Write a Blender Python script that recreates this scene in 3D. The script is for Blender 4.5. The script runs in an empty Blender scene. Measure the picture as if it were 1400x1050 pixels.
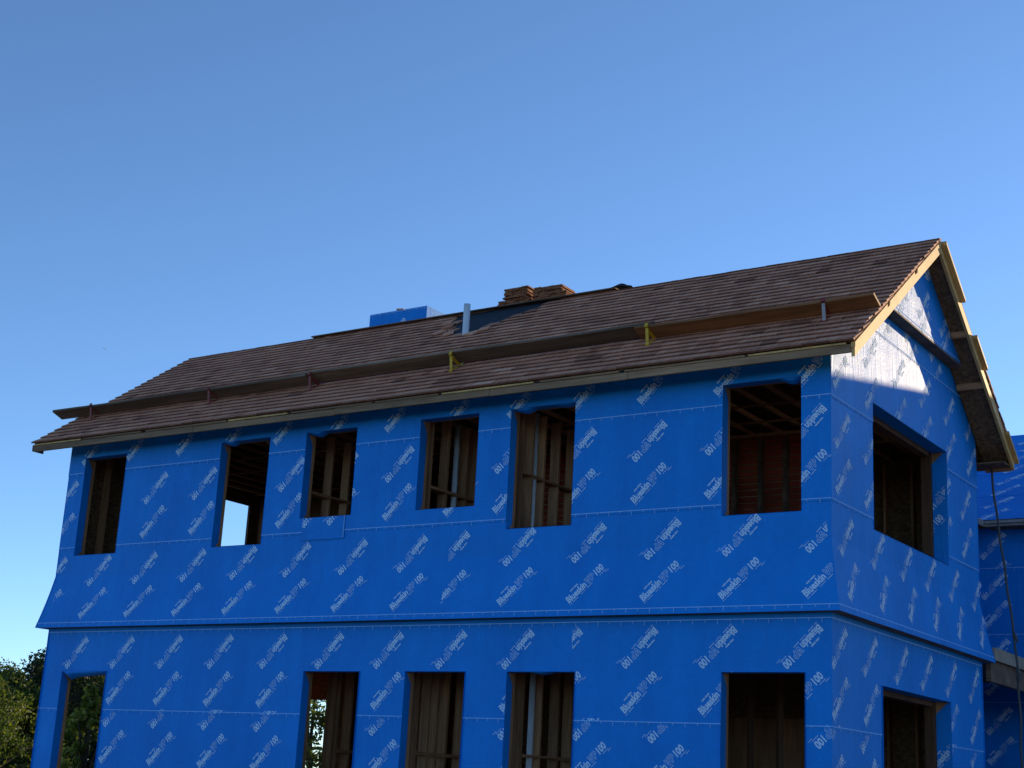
import bpy, bmesh, math, random
from mathutils import Vector, Matrix, noise
random.seed(7)
RAD = math.radians
sc = bpy.context.scene
col = sc.collection

# ------------------------------------------------------------------ camera
cam = bpy.data.cameras.new('camera')
cam.sensor_width = 36.0
cam.lens = 2002.46 / 1400 * 36
cam.clip_start = 0.1
cam.clip_end = 20000
cam_o = bpy.data.objects.new('camera', cam)
col.objects.link(cam_o)
CAM = Vector((5.9771, -15.0619, 1.0135))
CR, CF, CU = Vector((.83266, .55124, .05186)), Vector((-.54386, .79599, .26518)), Vector((.10490, -.24901, .96281))
CR.normalize(); CF = (CF - CR * CF.dot(CR)).normalized(); CU = CR.cross(CF).normalized()
M = Matrix((CR, CU, -CF)).transposed().to_4x4()
M.translation = CAM
cam_o.matrix_world = M
sc.camera = cam_o

# ------------------------------------------------------------------ light
SUN = Vector((1.0, 3.06, .565)).normalized()
elev = math.asin(SUN.z)
azim = math.atan2(SUN.x, SUN.y)
world = bpy.data.worlds.new('World')
sc.world = world
world.use_nodes = True
wn = world.node_tree
bg = wn.nodes['Background']
sky = wn.nodes.new('ShaderNodeTexSky')
sky.sky_type = 'NISHITA'
sky.sun_disc = False
sky.sun_elevation = elev
sky.sun_rotation = azim
sky.altitude = 0
sky.air_density = 0.65
sky.dust_density = 0.12
sky.ozone_density = 3.2
wn.links.new(sky.outputs[0], bg.inputs[0])
bg.inputs[1].default_value = 0.15
sun = bpy.data.lights.new('sun', 'SUN')
sun.energy = 3.6
sun.angle = RAD(0.5)
sun.color = (1.0, .77, .46)
sun_o = bpy.data.objects.new('sun', sun)
col.objects.link(sun_o)
sun_o.rotation_euler = SUN.to_track_quat('Z', 'Y').to_euler()
sun_o.location = SUN * 60
vs = sc.view_settings
vs.view_transform = 'Standard'
vs.look = 'None'
vs.exposure = 0.85
vs.gamma = 1.0
vs.use_curve_mapping = False

# ------------------------------------------------------------------ materials
MATS = {}


def nmat(name, rough=.7, spec=.5):
    m = bpy.data.materials.new(name)
    m.use_nodes = True
    nt = m.node_tree
    b = nt.nodes['Principled BSDF']
    b.inputs['Roughness'].default_value = rough
    b.inputs['Specular IOR Level'].default_value = spec
    MATS[name] = m
    return m, nt, b


def posn(nt, scale):
    g = nt.nodes.new('ShaderNodeNewGeometry')
    mp = nt.nodes.new('ShaderNodeMapping')
    mp.inputs['Scale'].default_value = scale
    nt.links.new(g.outputs['Position'], mp.inputs['Vector'])
    return mp.outputs[0]


def noise_n(nt, vec, scale, detail=4, rough=.55):
    n = nt.nodes.new('ShaderNodeTexNoise')
    n.inputs['Scale'].default_value = scale
    n.inputs['Detail'].default_value = detail
    n.inputs['Roughness'].default_value = rough
    if vec is not None:
        nt.links.new(vec, n.inputs['Vector'])
    return n.outputs['Fac']


def ramp(nt, fac, stops):
    r = nt.nodes.new('ShaderNodeValToRGB')
    e = r.color_ramp.elements
    while len(e) < len(stops):
        e.new(.5)
    for i, (p, c) in enumerate(stops):
        e[i].position = p
        e[i].color = (*c, 1)
    nt.links.new(fac, r.inputs[0])
    return r.outputs[0]


def bump(nt, b, fac, strength, dist):
    bp = nt.nodes.new('ShaderNodeBump')
    bp.inputs['Strength'].default_value = strength
    bp.inputs['Distance'].default_value = dist
    nt.links.new(fac, bp.inputs['Height'])
    last = b.inputs['Normal'].links[0].from_node if b.inputs['Normal'].links else None
    if last:
        nt.links.new(last.outputs[0], bp.inputs['Normal'])
    nt.links.new(bp.outputs[0], b.inputs['Normal'])


def mixc(nt, fac, a, bcol, mode='MIX'):
    n = nt.nodes.new('ShaderNodeMix')
    n.data_type = 'RGBA'
    n.blend_type = mode
    for s, v in ((n.inputs[0], fac), (n.inputs[6], a), (n.inputs[7], bcol)):
        if hasattr(v, 'links'):
            nt.links.new(v, s)
        elif isinstance(v, (int, float)):
            s.default_value = v
        else:
            s.default_value = (*v, 1)
    return n.outputs[2]


def wood(name, c0, c1, scale, rough=.75, bstr=.3, blot=.5):
    m, nt, b = nmat(name, rough, .3)
    grain = noise_n(nt, posn(nt, scale), 1.0, 5, .6)
    patch = noise_n(nt, posn(nt, tuple(s * .12 for s in scale)), 1.0, 3)
    c = ramp(nt, grain, [(.3, c0), (.7, c1)])
    dark = ramp(nt, patch, [(.35, (1 - blot,) * 3), (.65, (1.1,) * 3)])
    c = mixc(nt, 1.0, c, dark, 'MULTIPLY')
    nt.links.new(c, b.inputs['Base Color'])
    bump(nt, b, grain, bstr, .004)
    return m


wood('lumber_z', (.38, .172, .075), (.58, .295, .138), (26, 26, 2.2))
wood('lumber_y', (.38, .172, .075), (.58, .295, .138), (26, 2.2, 26))
wood('lumber_x', (.38, .172, .075), (.58, .295, .138), (2.2, 26, 26))
wood('joist_wood', (.42, .26, .13), (.60, .40, .22), (26, 2.2, 26))
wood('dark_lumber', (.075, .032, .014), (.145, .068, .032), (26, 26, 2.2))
wood('deck_edge', (.30, .24, .17), (.44, .37, .28), (26, 3, 6))
wood('rake_wood', (.56, .31, .095), (.74, .47, .18), (26, 3, 6), .65, .2, .25)
wood('fascia_wood', (.24, .128, .062), (.41, .245, .13), (2.0, 30, 26), .75, .3, .4)
wood('plank_grey', (.13, .080, .050), (.26, .165, .108), (1.6, 30, 30), .8, .4, .45)
wood('plank_orange', (.26, .095, .030), (.44, .18, .065), (1.6, 30, 30), .7, .3, .4)
wood('red_board', (.46, .065, .025), (.66, .12, .05), (2, 20, 14), .75, .3, .4)


def osb():
    m, nt, b = nmat('osb', .8, .25)
    v = nt.nodes.new('ShaderNodeTexVoronoi')
    v.inputs['Scale'].default_value = 1.0
    nt.links.new(posn(nt, (30, 22, 42)), v.inputs['Vector'])
    sep = nt.nodes.new('ShaderNodeSeparateColor')
    nt.links.new(v.outputs['Color'], sep.inputs[0])
    c = ramp(nt, sep.outputs[0], [(0, (.12, .062, .028)), (.5, (.185, .10, .046)), (1, (.25, .145, .07))])
    nt.links.new(c, b.inputs['Base Color'])
    bump(nt, b, sep.outputs[1], .35, .003)


osb()


def membrane():
    m, nt, b = nmat('membrane', .5, .21)
    big = noise_n(nt, posn(nt, (1, 1, 1)), 1.1, 4)
    c = ramp(nt, big, [(.3, (.0002, .196, .62)), (.7, (.0005, .232, .71))])
    streak = noise_n(nt, posn(nt, (3, 3, .5)), 1.0, 4, .7)
    c = mixc(nt, 1.0, c, ramp(nt, streak, [(.3, (.86, .9, .93)), (.7, (1.1, 1.06, 1.04))]), 'MULTIPLY')
    nt.links.new(c, b.inputs['Base Color'])
    weave = noise_n(nt, posn(nt, (14, 14, 60)), 1.0, 3, .7)
    c = mixc(nt, 1.0, c, ramp(nt, weave, [(.3, (.88, .90, .92)), (.7, (1.12, 1.08, 1.06))]), 'MULTIPLY')
    nt.links.new(c, b.inputs['Base Color'])
    fine = noise_n(nt, posn(nt, (1, 1, 1)), 130, 2)
    crease = noise_n(nt, posn(nt, (5, 5, 1.3)), 1.0, 4, .65)
    sag = noise_n(nt, posn(nt, (1.2, 1.2, 3.5)), 1.0, 3, .5)
    bump(nt, b, sag, .3, .03)
    bump(nt, b, crease, .35, .015)
    bump(nt, b, fine, .35, .003)
    pimple = noise_n(nt, posn(nt, (1, 1, 1)), 38, 3, .6)
    bump(nt, b, pimple, .35, .008)
    vein = noise_n(nt, posn(nt, (2.4, 2.4, .35)), 1.0, 2, .5)
    vr = ramp(nt, vein, [(.475, (0, 0, 0)), (.497, (1, 1, 1)), (.52, (0, 0, 0))])
    bump(nt, b, vr, .25, .012)
    rr = nt.nodes.new('ShaderNodeMapRange')
    rr.inputs['To Min'].default_value = .50
    rr.inputs['To Max'].default_value = .64
    nt.links.new(crease, rr.inputs[0])
    nt.links.new(rr.outputs[0], b.inputs['Roughness'])


membrane()


def ink(name, c):
    m, nt, b = nmat(name, .75, .06)
    n = noise_n(nt, posn(nt, (1, 1, 1)), 60, 3)
    nt.links.new(ramp(nt, n, [(.3, tuple(x * .8 for x in c)), (.6, c)]), b.inputs['Base Color'])


ink('ink', (.58, .76, .96))
ink('ink_line', (.32, .58, .95))


def shingle_mat():
    m, nt, b = nmat('shingle', .8, .3)
    a = nt.nodes.new('ShaderNodeAttribute')
    a.attribute_name = 'tint'
    base = ramp(nt, a.outputs['Fac'], [(0, (.055, .016, .009)), (.2, (.40, .160, .088)), (.5, (.64, .285, .162)), (.75, (.73, .36, .22)), (1, (.84, .49, .33))])
    g = noise_n(nt, posn(nt, (60, 3.5, 3.5)), 1.0, 4, .65)
    c = mixc(nt, 1.0, base, ramp(nt, g, [(.3, (.68, .64, .62)), (.7, (1.18, 1.15, 1.12))]), 'MULTIPLY')
    nt.links.new(c, b.inputs['Base Color'])
    bump(nt, b, g, .5, .004)


shingle_mat()


def plain(name, c0, c1, rough=.6, spec=.4, scale=8, metal=0, bs=0):
    m, nt, b = nmat(name, rough, spec)
    n = noise_n(nt, posn(nt, (1, 1, 1)), scale, 5, .6)
    nt.links.new(ramp(nt, n, [(.3, c0), (.7, c1)]), b.inputs['Base Color'])
    b.inputs['Metallic'].default_value = metal
    if bs:
        bump(nt, b, n, bs, .01)
    return m


plain('felt', (.006, .011, .018), (.015, .024, .037), .75, .4, 12, 0, .2)
plain('pvc', (.52, .55, .57), (.66, .68, .70), .4, .5, 5)
plain('yellow_paint', (.48, .26, .004), (.68, .40, .012), .5, .4, 25)
plain('red_paint', (.18, .022, .018), (.27, .04, .03), .5, .4, 25)
plain('galvanised', (.22, .18, .17), (.36, .32, .31), .5, .5, 30, .4)
plain('rope', (.055, .058, .055), (.12, .12, .11), .9, .2, 60)
plain('cedar', (.15, .045, .018), (.33, .12, .048), .8, .25, 14)
plain('gutter', (.22, .19, .16), (.32, .28, .24), .5, .5, 4)
plain('ground', (.17, .135, .095), (.31, .25, .18), .95, .2, .8, 0, .6)
plain('bark', (.045, .033, .024), (.10, .078, .055), .9, .2, 12, 0, .5)
plain('aircraft_white', (.75, .75, .76), (.82, .82, .83), .35, .5, 3)


def leaf_mat(name, c0, c1, c2):
    m, nt, b = nmat(name, .55, .35)
    a = nt.nodes.new('ShaderNodeAttribute')
    a.attribute_name = 'tint'
    nt.links.new(ramp(nt, a.outputs['Fac'], [(0, c0), (.55, c1), (1, c2)]), b.inputs['Base Color'])
    tr = nt.nodes.new('ShaderNodeBsdfTranslucent')
    tc = mixc(nt, 1.0, ramp(nt, a.outputs['Fac'], [(0, c0), (1, c2)]), (1.3, 1.4, .6), 'MULTIPLY')
    nt.links.new(tc, tr.inputs[0])
    mx = nt.nodes.new('ShaderNodeMixShader')
    mx.inputs[0].default_value = .5
    out = nt.nodes['Material Output']
    nt.links.new(b.outputs[0], mx.inputs[1])
    nt.links.new(tr.outputs[0], mx.inputs[2])
    nt.links.new(mx.outputs[0], out.inputs[0])


leaf_mat('leaf_green', (.010, .026, .008), (.030, .058, .014), (.075, .10, .022))
leaf_mat('leaf_yellow', (.018, .042, .010), (.062, .105, .020), (.15, .165, .034))
leaf_mat('leaf_bright', (.08, .11, .02), (.16, .19, .04), (.30, .30, .08))
leaf_mat('leaf_dark', (.006, .016, .006), (.016, .032, .010), (.04, .06, .016))

# ------------------------------------------------------------------ helpers
WL = {}


def link(o, parent=None, wl=(0, 0, 0)):
    wl = Vector(wl)
    col.objects.link(o)
    WL[o.name] = wl
    if parent is not None:
        o.parent = parent
        o.location = wl - WL[parent.name]
    else:
        o.location = wl
    return o


def thing(name, label, cat, loc, group=None):
    o = bpy.data.objects.new(name, None)
    o.empty_display_size = .2
    link(o, None, loc)
    tag(o, label, cat, group)
    return o


def tag(o, label, cat, group=None):
    o['label'] = label
    o['category'] = cat
    if group:
        o['group'] = group


def mesh_obj(name, me, mat, parent=None, wl=(0, 0, 0)):
    if mat and not me.materials:
        me.materials.append(MATS[mat])
    return link(bpy.data.objects.new(name, me), parent, wl)


class MB:
    """collects polygons in world coordinates"""
    def __init__(s):
        s.v, s.f, s.t = [], [], []

    def poly(s, pts, tint=None):
        i = len(s.v)
        s.v += [tuple(p) for p in pts]
        s.f.append(tuple(range(i, i + len(pts))))
        s.t.append(tint)

    def box(s, x0, x1, y0, y1, z0, z1, tint=None):
        s.hexa([(x0, y0, z0), (x1, y0, z0), (x1, y1, z0), (x0, y1, z0), (x0, y0, z1), (x1, y0, z1), (x1, y1, z1), (x0, y1, z1)], tint)

    def hexa(s, p, tint=None, butt=None):
        i = len(s.v)
        s.v += [tuple(q) for q in p]
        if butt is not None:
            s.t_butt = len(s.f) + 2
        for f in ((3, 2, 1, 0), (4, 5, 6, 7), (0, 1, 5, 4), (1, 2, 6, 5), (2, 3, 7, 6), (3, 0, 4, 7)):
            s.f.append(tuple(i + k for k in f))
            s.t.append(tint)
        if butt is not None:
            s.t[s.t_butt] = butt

    def beam(s, a, b, w, h, up=(0, 0, 1), tint=None):
        a, b = Vector(a), Vector(b)
        d = (b - a).normalized()
        u = Vector(up)
        r = d.cross(u).normalized()
        u = r.cross(d)
        q = []
        for p in (a, b):
            q.append([p - r * w / 2 - u * h / 2, p + r * w / 2 - u * h / 2, p + r * w / 2 + u * h / 2, p - r * w / 2 + u * h / 2])
        s.hexa([q[0][0], q[0][1], q[1][1], q[1][0], q[0][3], q[0][2], q[1][2], q[1][3]], tint)

    def tube(s, pts, rads, n=8, cap=True):
        rings = []
        for k, p in enumerate(pts):
            p = Vector(p)
            d = Vector(pts[min(k + 1, len(pts) - 1)]) - Vector(pts[max(k - 1, 0)])
            d.normalize()
            a = Vector((1, 0, 0)) if abs(d.x) < .8 else Vector((0, 1, 0))
            r = d.cross(a).normalized()
            u = r.cross(d)
            i = len(s.v)
            for j in range(n):
                t = 2 * math.pi * j / n
                s.v.append(tuple(p + (r * math.cos(t) + u * math.sin(t)) * rads[k]))
            rings.append(i)
        for k in range(len(pts) - 1):
            for j in range(n):
                a, b = rings[k], rings[k + 1]
                s.f.append((a + j, a + (j + 1) % n, b + (j + 1) % n, b + j)); s.t.append(None)
        if cap:
            s.f.append(tuple(rings[0] + j for j in range(n - 1, -1, -1))); s.t.append(None)
            s.f.append(tuple(rings[-1] + j for j in range(n))); s.t.append(None)

    def mesh(s, name, weld=False, center=True, fixn=True):
        me = bpy.data.meshes.new(name)
        c = Vector((0, 0, 0))
        if center and s.v:
            lo = [min(p[k] for p in s.v) for k in range(3)]
            hi = [max(p[k] for p in s.v) for k in range(3)]
            c = Vector([(a + b) / 2 for a, b in zip(lo, hi)])
        me.from_pydata([tuple(Vector(p) - c) for p in s.v], [], s.f)
        if any(t is not None for t in s.t):
            at = me.attributes.new('tint', 'FLOAT', 'FACE')
            at.data.foreach_set('value', [t if t is not None else .5 for t in s.t])
        if weld or fixn:
            bm = bmesh.new()
            bm.from_mesh(me)
            if weld:
                bmesh.ops.remove_doubles(bm, verts=bm.verts, dist=1e-5)
            if fixn:
                bmesh.ops.recalc_face_normals(bm, faces=bm.faces)
            bm.to_mesh(me)
            bm.free()
        return me, c

    def build(s, name, mat, parent=None, weld=False, fixn=True, bevel=0):
        me, c = s.mesh(name, weld, True, fixn)
        o = mesh_obj(name, me, mat, parent, c)
        if bevel:
            bv = o.modifiers.new('bevel', 'BEVEL')
            bv.width = bevel
            bv.segments = 1
        return o


def boxpart(name, mat, parent, *b, bevel=0):
    m = MB()
    m.box(*b)
    return m.build(name, mat, parent, bevel=bevel)


def clip(poly, a, b, c):
    """keep a*u + b*v <= c"""
    out = []
    n = len(poly)
    for i in range(n):
        p, q = poly[i], poly[(i + 1) % n]
        dp, dq = a * p[0] + b * p[1] - c, a * q[0] + b * q[1] - c
        if dp <= 0:
            out.append(p)
        if (dp < 0 < dq) or (dq < 0 < dp):
            t = dp / (dp - dq)
            out.append((p[0] + t * (q[0] - p[0]), p[1] + t * (q[1] - p[1])))
    return out if len(out) > 2 else []


def cut_hole(polys, h):
    u0, u1, v0, v1 = h
    out = []
    for p in polys:
        if max(q[0] for q in p) <= u0 or min(q[0] for q in p) >= u1 or max(q[1] for q in p) <= v0 or min(q[1] for q in p) >= v1:
            out.append(p)
            continue
        for (a, b, c) in ((1, 0, u0), (-1, 0, -u1), (0, 1, v0), (0, -1, -v1)):
            o = clip(p, a, b, c)
            if o:
                out.append(o)
            p = clip(p, -a, -b, -c)
            if not p:
                break
    return out


def region(u0, u1, v0, v1, holes=(), halves=(), step=.3, extra_v=()):
    """cells of a rectangle with holes, clipped by half planes"""
    us = {u0, u1}
    vv = {v0, v1}
    for h in holes:
        us |= {x for x in h[:2] if u0 < x < u1}
        vv |= {x for x in h[2:] if v0 < x < v1}
    vv |= {x for x in extra_v if v0 < x < v1}

    def fill(s):
        s = sorted(s)
        o = []
        for a, b in zip(s, s[1:]):
            n = max(1, round((b - a) / step))
            o += [a + (b - a) * k / n for k in range(n)]
        return o + [s[-1]]
    us, vv = fill(us), fill(vv)
    out = []
    for a, b in zip(us, us[1:]):
        for c, d in zip(vv, vv[1:]):
            mu, mv = (a + b) / 2, (c + d) / 2
            if any(h[0] < mu < h[1] and h[2] < mv < h[3] for h in holes):
                continue
            p = [(a, c), (b, c), (b, d), (a, d)]
            for hp in halves:
                p = clip(p, *hp)
                if not p:
                    break
            if p:
                out.append(p)
    return out


def components(polys):
    """groups of cells that touch"""
    par = list(range(len(polys)))

    def find(i):
        while par[i] != i:
            par[i] = par[par[i]]
            i = par[i]
        return i
    seen = {}
    for i, p in enumerate(polys):
        for q in p:
            k = (round(q[0], 4), round(q[1], 4))
            if k in seen:
                par[find(i)] = find(seen[k])
            else:
                seen[k] = i
    out = {}
    for i, p in enumerate(polys):
        out.setdefault(find(i), []).append(p)
    return list(out.values())


def slab(name, polys, fn, thick, mat, parent):
    """sheet of cells given thickness; fn(u, v, off) with off measured outwards"""
    bm = bmesh.new()
    key = {}

    def vert(u, v, o):
        k = (round(u, 5), round(v, 5), o)
        if k not in key:
            key[k] = bm.verts.new(fn(u, v, 0 if o else -thick))
        return key[k]
    edges = {}
    for p in polys:
        q = []
        for x in p:
            k = (round(x[0], 5), round(x[1], 5))
            if not q or k != q[-1]:
                q.append(k)
        if q[0] == q[-1]:
            q.pop()
        if len(q) < 3:
            continue
        try:
            bm.faces.new([vert(*k, 1) for k in q])
            bm.faces.new([vert(*k, 0) for k in reversed(q)])
        except ValueError:
            continue
        for a, b in zip(q, q[1:] + q[:1]):
            edges[(a, b)] = 1
    for (a, b) in edges:
        if (b, a) not in edges:
            try:
                bm.faces.new([vert(*a, 0), vert(*b, 0), vert(*b, 1), vert(*a, 1)])
            except ValueError:
                pass
    bmesh.ops.recalc_face_normals(bm, faces=bm.faces)
    me = bpy.data.meshes.new(name)
    c = Vector((0, 0, 0))
    for v in bm.verts:
        c += v.co
    c /= max(1, len(bm.verts))
    for v in bm.verts:
        v.co -= c
    bm.to_mesh(me)
    bm.free()
    return mesh_obj(name, me, mat, parent, c)


# ------------------------------------------------------------------ key dimensions (metres)
GZ = -.6                       # ground
L, D = 12.687, 5.41
ZTOP, ZS1, ZS2, ZF, ZFL, ZFB, ZLT, ZLS = 6.02, 5.438, 4.257, 3.81, 3.078, 3.007, 2.951, 1.808
PF = .145
OR, OL = .46, .47
YE, ZE, YR, ZR = -.43, 5.90, 2.705, 8.165
MR = (ZR - ZE) / (YR - YE)
ANG = math.atan(MR)
NR = Vector((0, -math.sin(ANG), math.cos(ANG)))
SL = Vector((0, math.cos(ANG), math.sin(ANG)))
SLEN = (YR - YE) / math.cos(ANG)
ZP, QP = 6.92, .20
TH = .17


def zroof(y):
    return ZR - MR * abs(y - YR)


WIN = {'W1': (-12.35, -11.41, 4.13, 5.68), 'W2': (-9.393, -8.424, 4.13, 5.68), 'W3': (-7.737, -6.813, 4.455, 5.68),
       'W4': (-5.716, -4.77, 4.455, 5.68), 'W5': (-4.268, -3.306, 4.13, 5.68), 'W6': (-1.295, -.32, 4.13, 5.68),
       'L1': (-12.27, -11.283, .25, 2.37), 'L2': (-7.414, -6.447, .25, 2.37), 'L3': (-5.70, -4.759, .6, 2.37),
       'L4': (-4.138, -3.167, .25, 2.37), 'L5': (-1.27, -.28, .25, 2.37)}
FH = list(WIN.values())
GW = {'G1': (1.289, 4.081, 4.13, 5.665), 'G2': (1.4995, 4.004, .25, 2.36)}
GH = list(GW.values())

# ------------------------------------------------------------------ ground
m = MB()
gx = [-9000, -600, -120, -60, -30, -15, 0, 15, 30, 60, 120, 600, 9000]
for a, b in zip(gx, gx[1:]):
    for c, d in zip(gx, gx[1:]):
        m.poly([(a, c, GZ), (b, c, GZ), (b, d, GZ), (a, d, GZ)])
g = m.build('ground', 'ground', None, weld=True)
g['kind'] = 'structure'

# ------------------------------------------------------------------ logo print (flat lettering on the membrane)


def text_polys(body, size, x, y, sx=1.0, offset=0.0, fill=True):
    cu = bpy.data.curves.new('lettering', 'FONT')
    cu.body = body
    cu.size = size
    cu.resolution_u = 2
    cu.offset = offset
    o = bpy.data.objects.new('lettering', cu)
    col.objects.link(o)
    dg = bpy.context.evaluated_depsgraph_get()
    me = o.evaluated_get(dg).to_mesh()
    out = []
    w = max((v.co.x for v in me.vertices), default=0)
    for p in me.polygons:
        out.append([(x + me.vertices[i].co.x * sx, y + me.vertices[i].co.y) for i in p.vertices])
    o.evaluated_get(dg).to_mesh_clear()
    bpy.data.objects.remove(o)
    bpy.data.curves.remove(cu)
    return out, w * sx


def make_logo():
    polys = []
    p, w1 = text_polys('Blueskin', .106, 0, 0, .72, .0038)
    polys += p
    x = w1 + .012
    # outline letters V P drawn as thin strokes
    def stroke(a, b, w=.0042):
        d = Vector((b[0] - a[0], b[1] - a[1]))
        n = Vector((-d.y, d.x)).normalized() * w / 2
        polys.append([(a[0] - n.x, a[1] - n.y), (b[0] - n.x, b[1] - n.y), (b[0] + n.x, b[1] + n.y), (a[0] + n.x, a[1] + n.y)])
    H = .076
    vx = [(0, H), (.016, H), (.027, .022), (.038, H), (.054, H), (.035, 0), (.019, 0), (0, H)]
    px = [(.060, 0), (.060, H), (.090, H), (.104, H - .012), (.104, .040), (.090, .028), (.076, .028), (.076, 0), (.060, 0)]
    pi = [(.076, .042), (.076, H - .014), (.088, H - .014), (.088, .042), (.076, .042)]
    for pl in (vx, px, pi):
        for a, b in zip(pl, pl[1:]):
            stroke((a[0] + x, a[1]), (b[0] + x, b[1]))
    x += .114
    p, w2 = text_polys('100', .106, x, 0, .74, .0038)
    polys += p
    W = x + w2
    rnd = random.Random(3)

    def dashes(x0, x1, y, h):
        xx = x0
        while xx < x1:
            w = rnd.uniform(.006, .015)
            e = min(xx + w, x1)
            polys.append([(xx, y), (e, y), (e, y + h), (xx, y + h)])
            xx = e + (.0028 if rnd.random() < .8 else .007)
    dashes(.085, .19, .086, .016)
    for a, b in ((0, .03), (.045, .115), (.155, .225), (.245, .32)):
        dashes(a, b, -.025, .008)
    dashes(.42, .50, -.024, .008)
    dashes(.53, W, -.024, .008)
    dashes(.48, W + .03, -.043, .007)
    # centre
    cx, cy = W / 2, .037
    sc_ = .60 / W
    return [[((u - cx) * sc_, (v - cy) * sc_) for u, v in p] for p in polys]


LOGO = make_logo()


def place_logos(name, parent, fn, rect, spots, holes=(), halves=(), splits=(), ang=45.5, off=.004, mat='ink', mirror=1):
    u0, u1, v0, v1 = rect
    for (cu, cv, inv) in spots:
        if not (u0 - .35 < cu < u1 + .35 and v0 - .3 < cv < v1 + .3):
            continue
        a = RAD(ang + (180 if inv else 0) + random.uniform(-.6, .6))
        ca, sa = math.cos(a), math.sin(a)
        polys = [[(cu + ca * x - sa * y, cv + sa * x + ca * y) for x, y in p] for p in LOGO]
        R = .36
        if cu - R < u0:
            polys = [q for q in (clip(p, -1, 0, -u0) for p in polys) if q]
        if cu + R > u1:
            polys = [q for q in (clip(p, 1, 0, u1) for p in polys) if q]
        if cv - R < v0:
            polys = [q for q in (clip(p, 0, -1, -v0) for p in polys) if q]
        if cv + R > v1:
            polys = [q for q in (clip(p, 0, 1, v1) for p in polys) if q]
        for hp in halves:
            polys = [q for q in (clip(p, *hp) for p in polys) if q]
        for h in holes:
            if h[0] - R < cu < h[1] + R and h[2] - R < cv < h[3] + R:
                polys = cut_hole(polys, h)
        for s in splits:
            if abs(s - cv) < R:
                polys = [q for p in polys for q in (clip(p, 0, 1, s), clip(p, 0, -1, -s)) if q]
        if len(polys) < 12:
            continue
        m = MB()
        for p in polys:
            m.poly([fn(u, v, off) for u, v in p])
        if m.f:
            m.build(name, mat, parent, fixn=False)


def tick_line(parent, fn, u0, u1, v, holes=(), halves=(), off=.0045, step=.155, w=.009):
    polys = []
    n = max(1, round((u1 - u0) / .4))
    for k in range(n):
        a, b = u0 + (u1 - u0) * k / n, u0 + (u1 - u0) * (k + 1) / n
        polys.append([(a, v - w / 2), (b, v - w / 2), (b, v + w / 2), (a, v + w / 2)])
    k = 0
    u = u0 + .06
    while u < u1 - .01:
        h = .05 if k % 2 else .03
        polys.append([(u, v - h), (u + .007, v - h), (u + .007, v), (u, v)])
        u += step
        k += 1
    for h in holes:
        polys = cut_hole(polys, h)
    for hp in halves:
        polys = [q for q in (clip(p, *hp) for p in polys) if q]
    m = MB()
    for p in polys:
        m.poly([fn(a, b, off) for a, b in p])
    if m.f:
        return m.build('measuring_line', 'ink_line', parent, fixn=False)


# ------------------------------------------------------------------ the house
house = thing('house', 'two-storey timber house wrapped in blue printed membrane, steep brown shingled roof, open window holes', 'house', (-L / 2, D / 2, GZ))


def wob(u, v, s):
    return .004 * noise.noise(Vector((u * 1.3, v * 1.7, s)))


def flare(v):
    if v >= ZF:
        return 0.0
    if v >= ZFB - 1e-6:
        t = (ZF - v) / (ZF - ZFB)
        return PF * (.75 * t + .25 * t * t)
    return 0.0


def f_front(u, v, o=0):
    return Vector((u, -o, v))


def f_gable(u, v, o=0):
    return Vector((o, u, v))


def f_left(u, v, o=0):
    return Vector((-L - o, u, v))


def f_back(u, v, o=0):
    return Vector((u, D + o, v))


# core walls: sheathing and frame thickness
slab('front_wall', region(-L, 0, GZ, 6.17, FH, step=3), f_front, TH, 'lumber_z', house)
roof_half = lambda d: [(-MR, 1, ZR - MR * YR - d), (MR, 1, ZR + MR * YR - d)]
slab('gable_wall', region(TH + .002, D - TH - .002, GZ, ZR, GH, roof_half(.10), step=3), f_gable, TH, 'lumber_z', house)
LH = [(2.3, 4.04, 4.13, 5.69), (.28, 2.7, GZ + .7, 2.55)]
slab('left_wall', region(TH + .002, D - TH - .002, GZ, ZR, LH, roof_half(.10), step=3), f_left, .02, 'osb', house)
BH = [(-12.35, -11.5, .2, 2.35), (-10.25, -9.42, .2, 2.35), (-4.0, -2.4, .2, 2.2), (-9.0, -8.0, 4.3, 5.5)]
slab('back_wall', region(-L, 0, GZ, ZTOP - .08, BH, step=3), f_back, .02, 'osb', house)

SEAM = .004


FLV = (ZF, 3.6, 3.4, 3.2)


def mitre(polys, u0, u1):
    """draw the ends of a flared band back to the wall line as it rises"""
    q = []
    for p in polys:
        t0 = [(max(u0 - flare(max(b, ZFB)), min(a, u1 + flare(max(b, ZFB)))), b) for a, b in p]
        if max(a for a, b in t0) - min(a for a, b in t0) > 1e-4:
            q.append(t0)
    return q


def spans(u0, u1, v, holes):
    """stretches of a line at height v between the openings"""
    out = [(u0, u1)]
    for h in holes:
        if h[2] < v < h[3]:
            nx = []
            for a, b in out:
                if h[1] <= a or h[0] >= b:
                    nx.append((a, b))
                else:
                    if h[0] - a > .02:
                        nx.append((a, h[0]))
                    if b - h[1] > .02:
                        nx.append((h[1], b))
            out = nx
    return out


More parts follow.
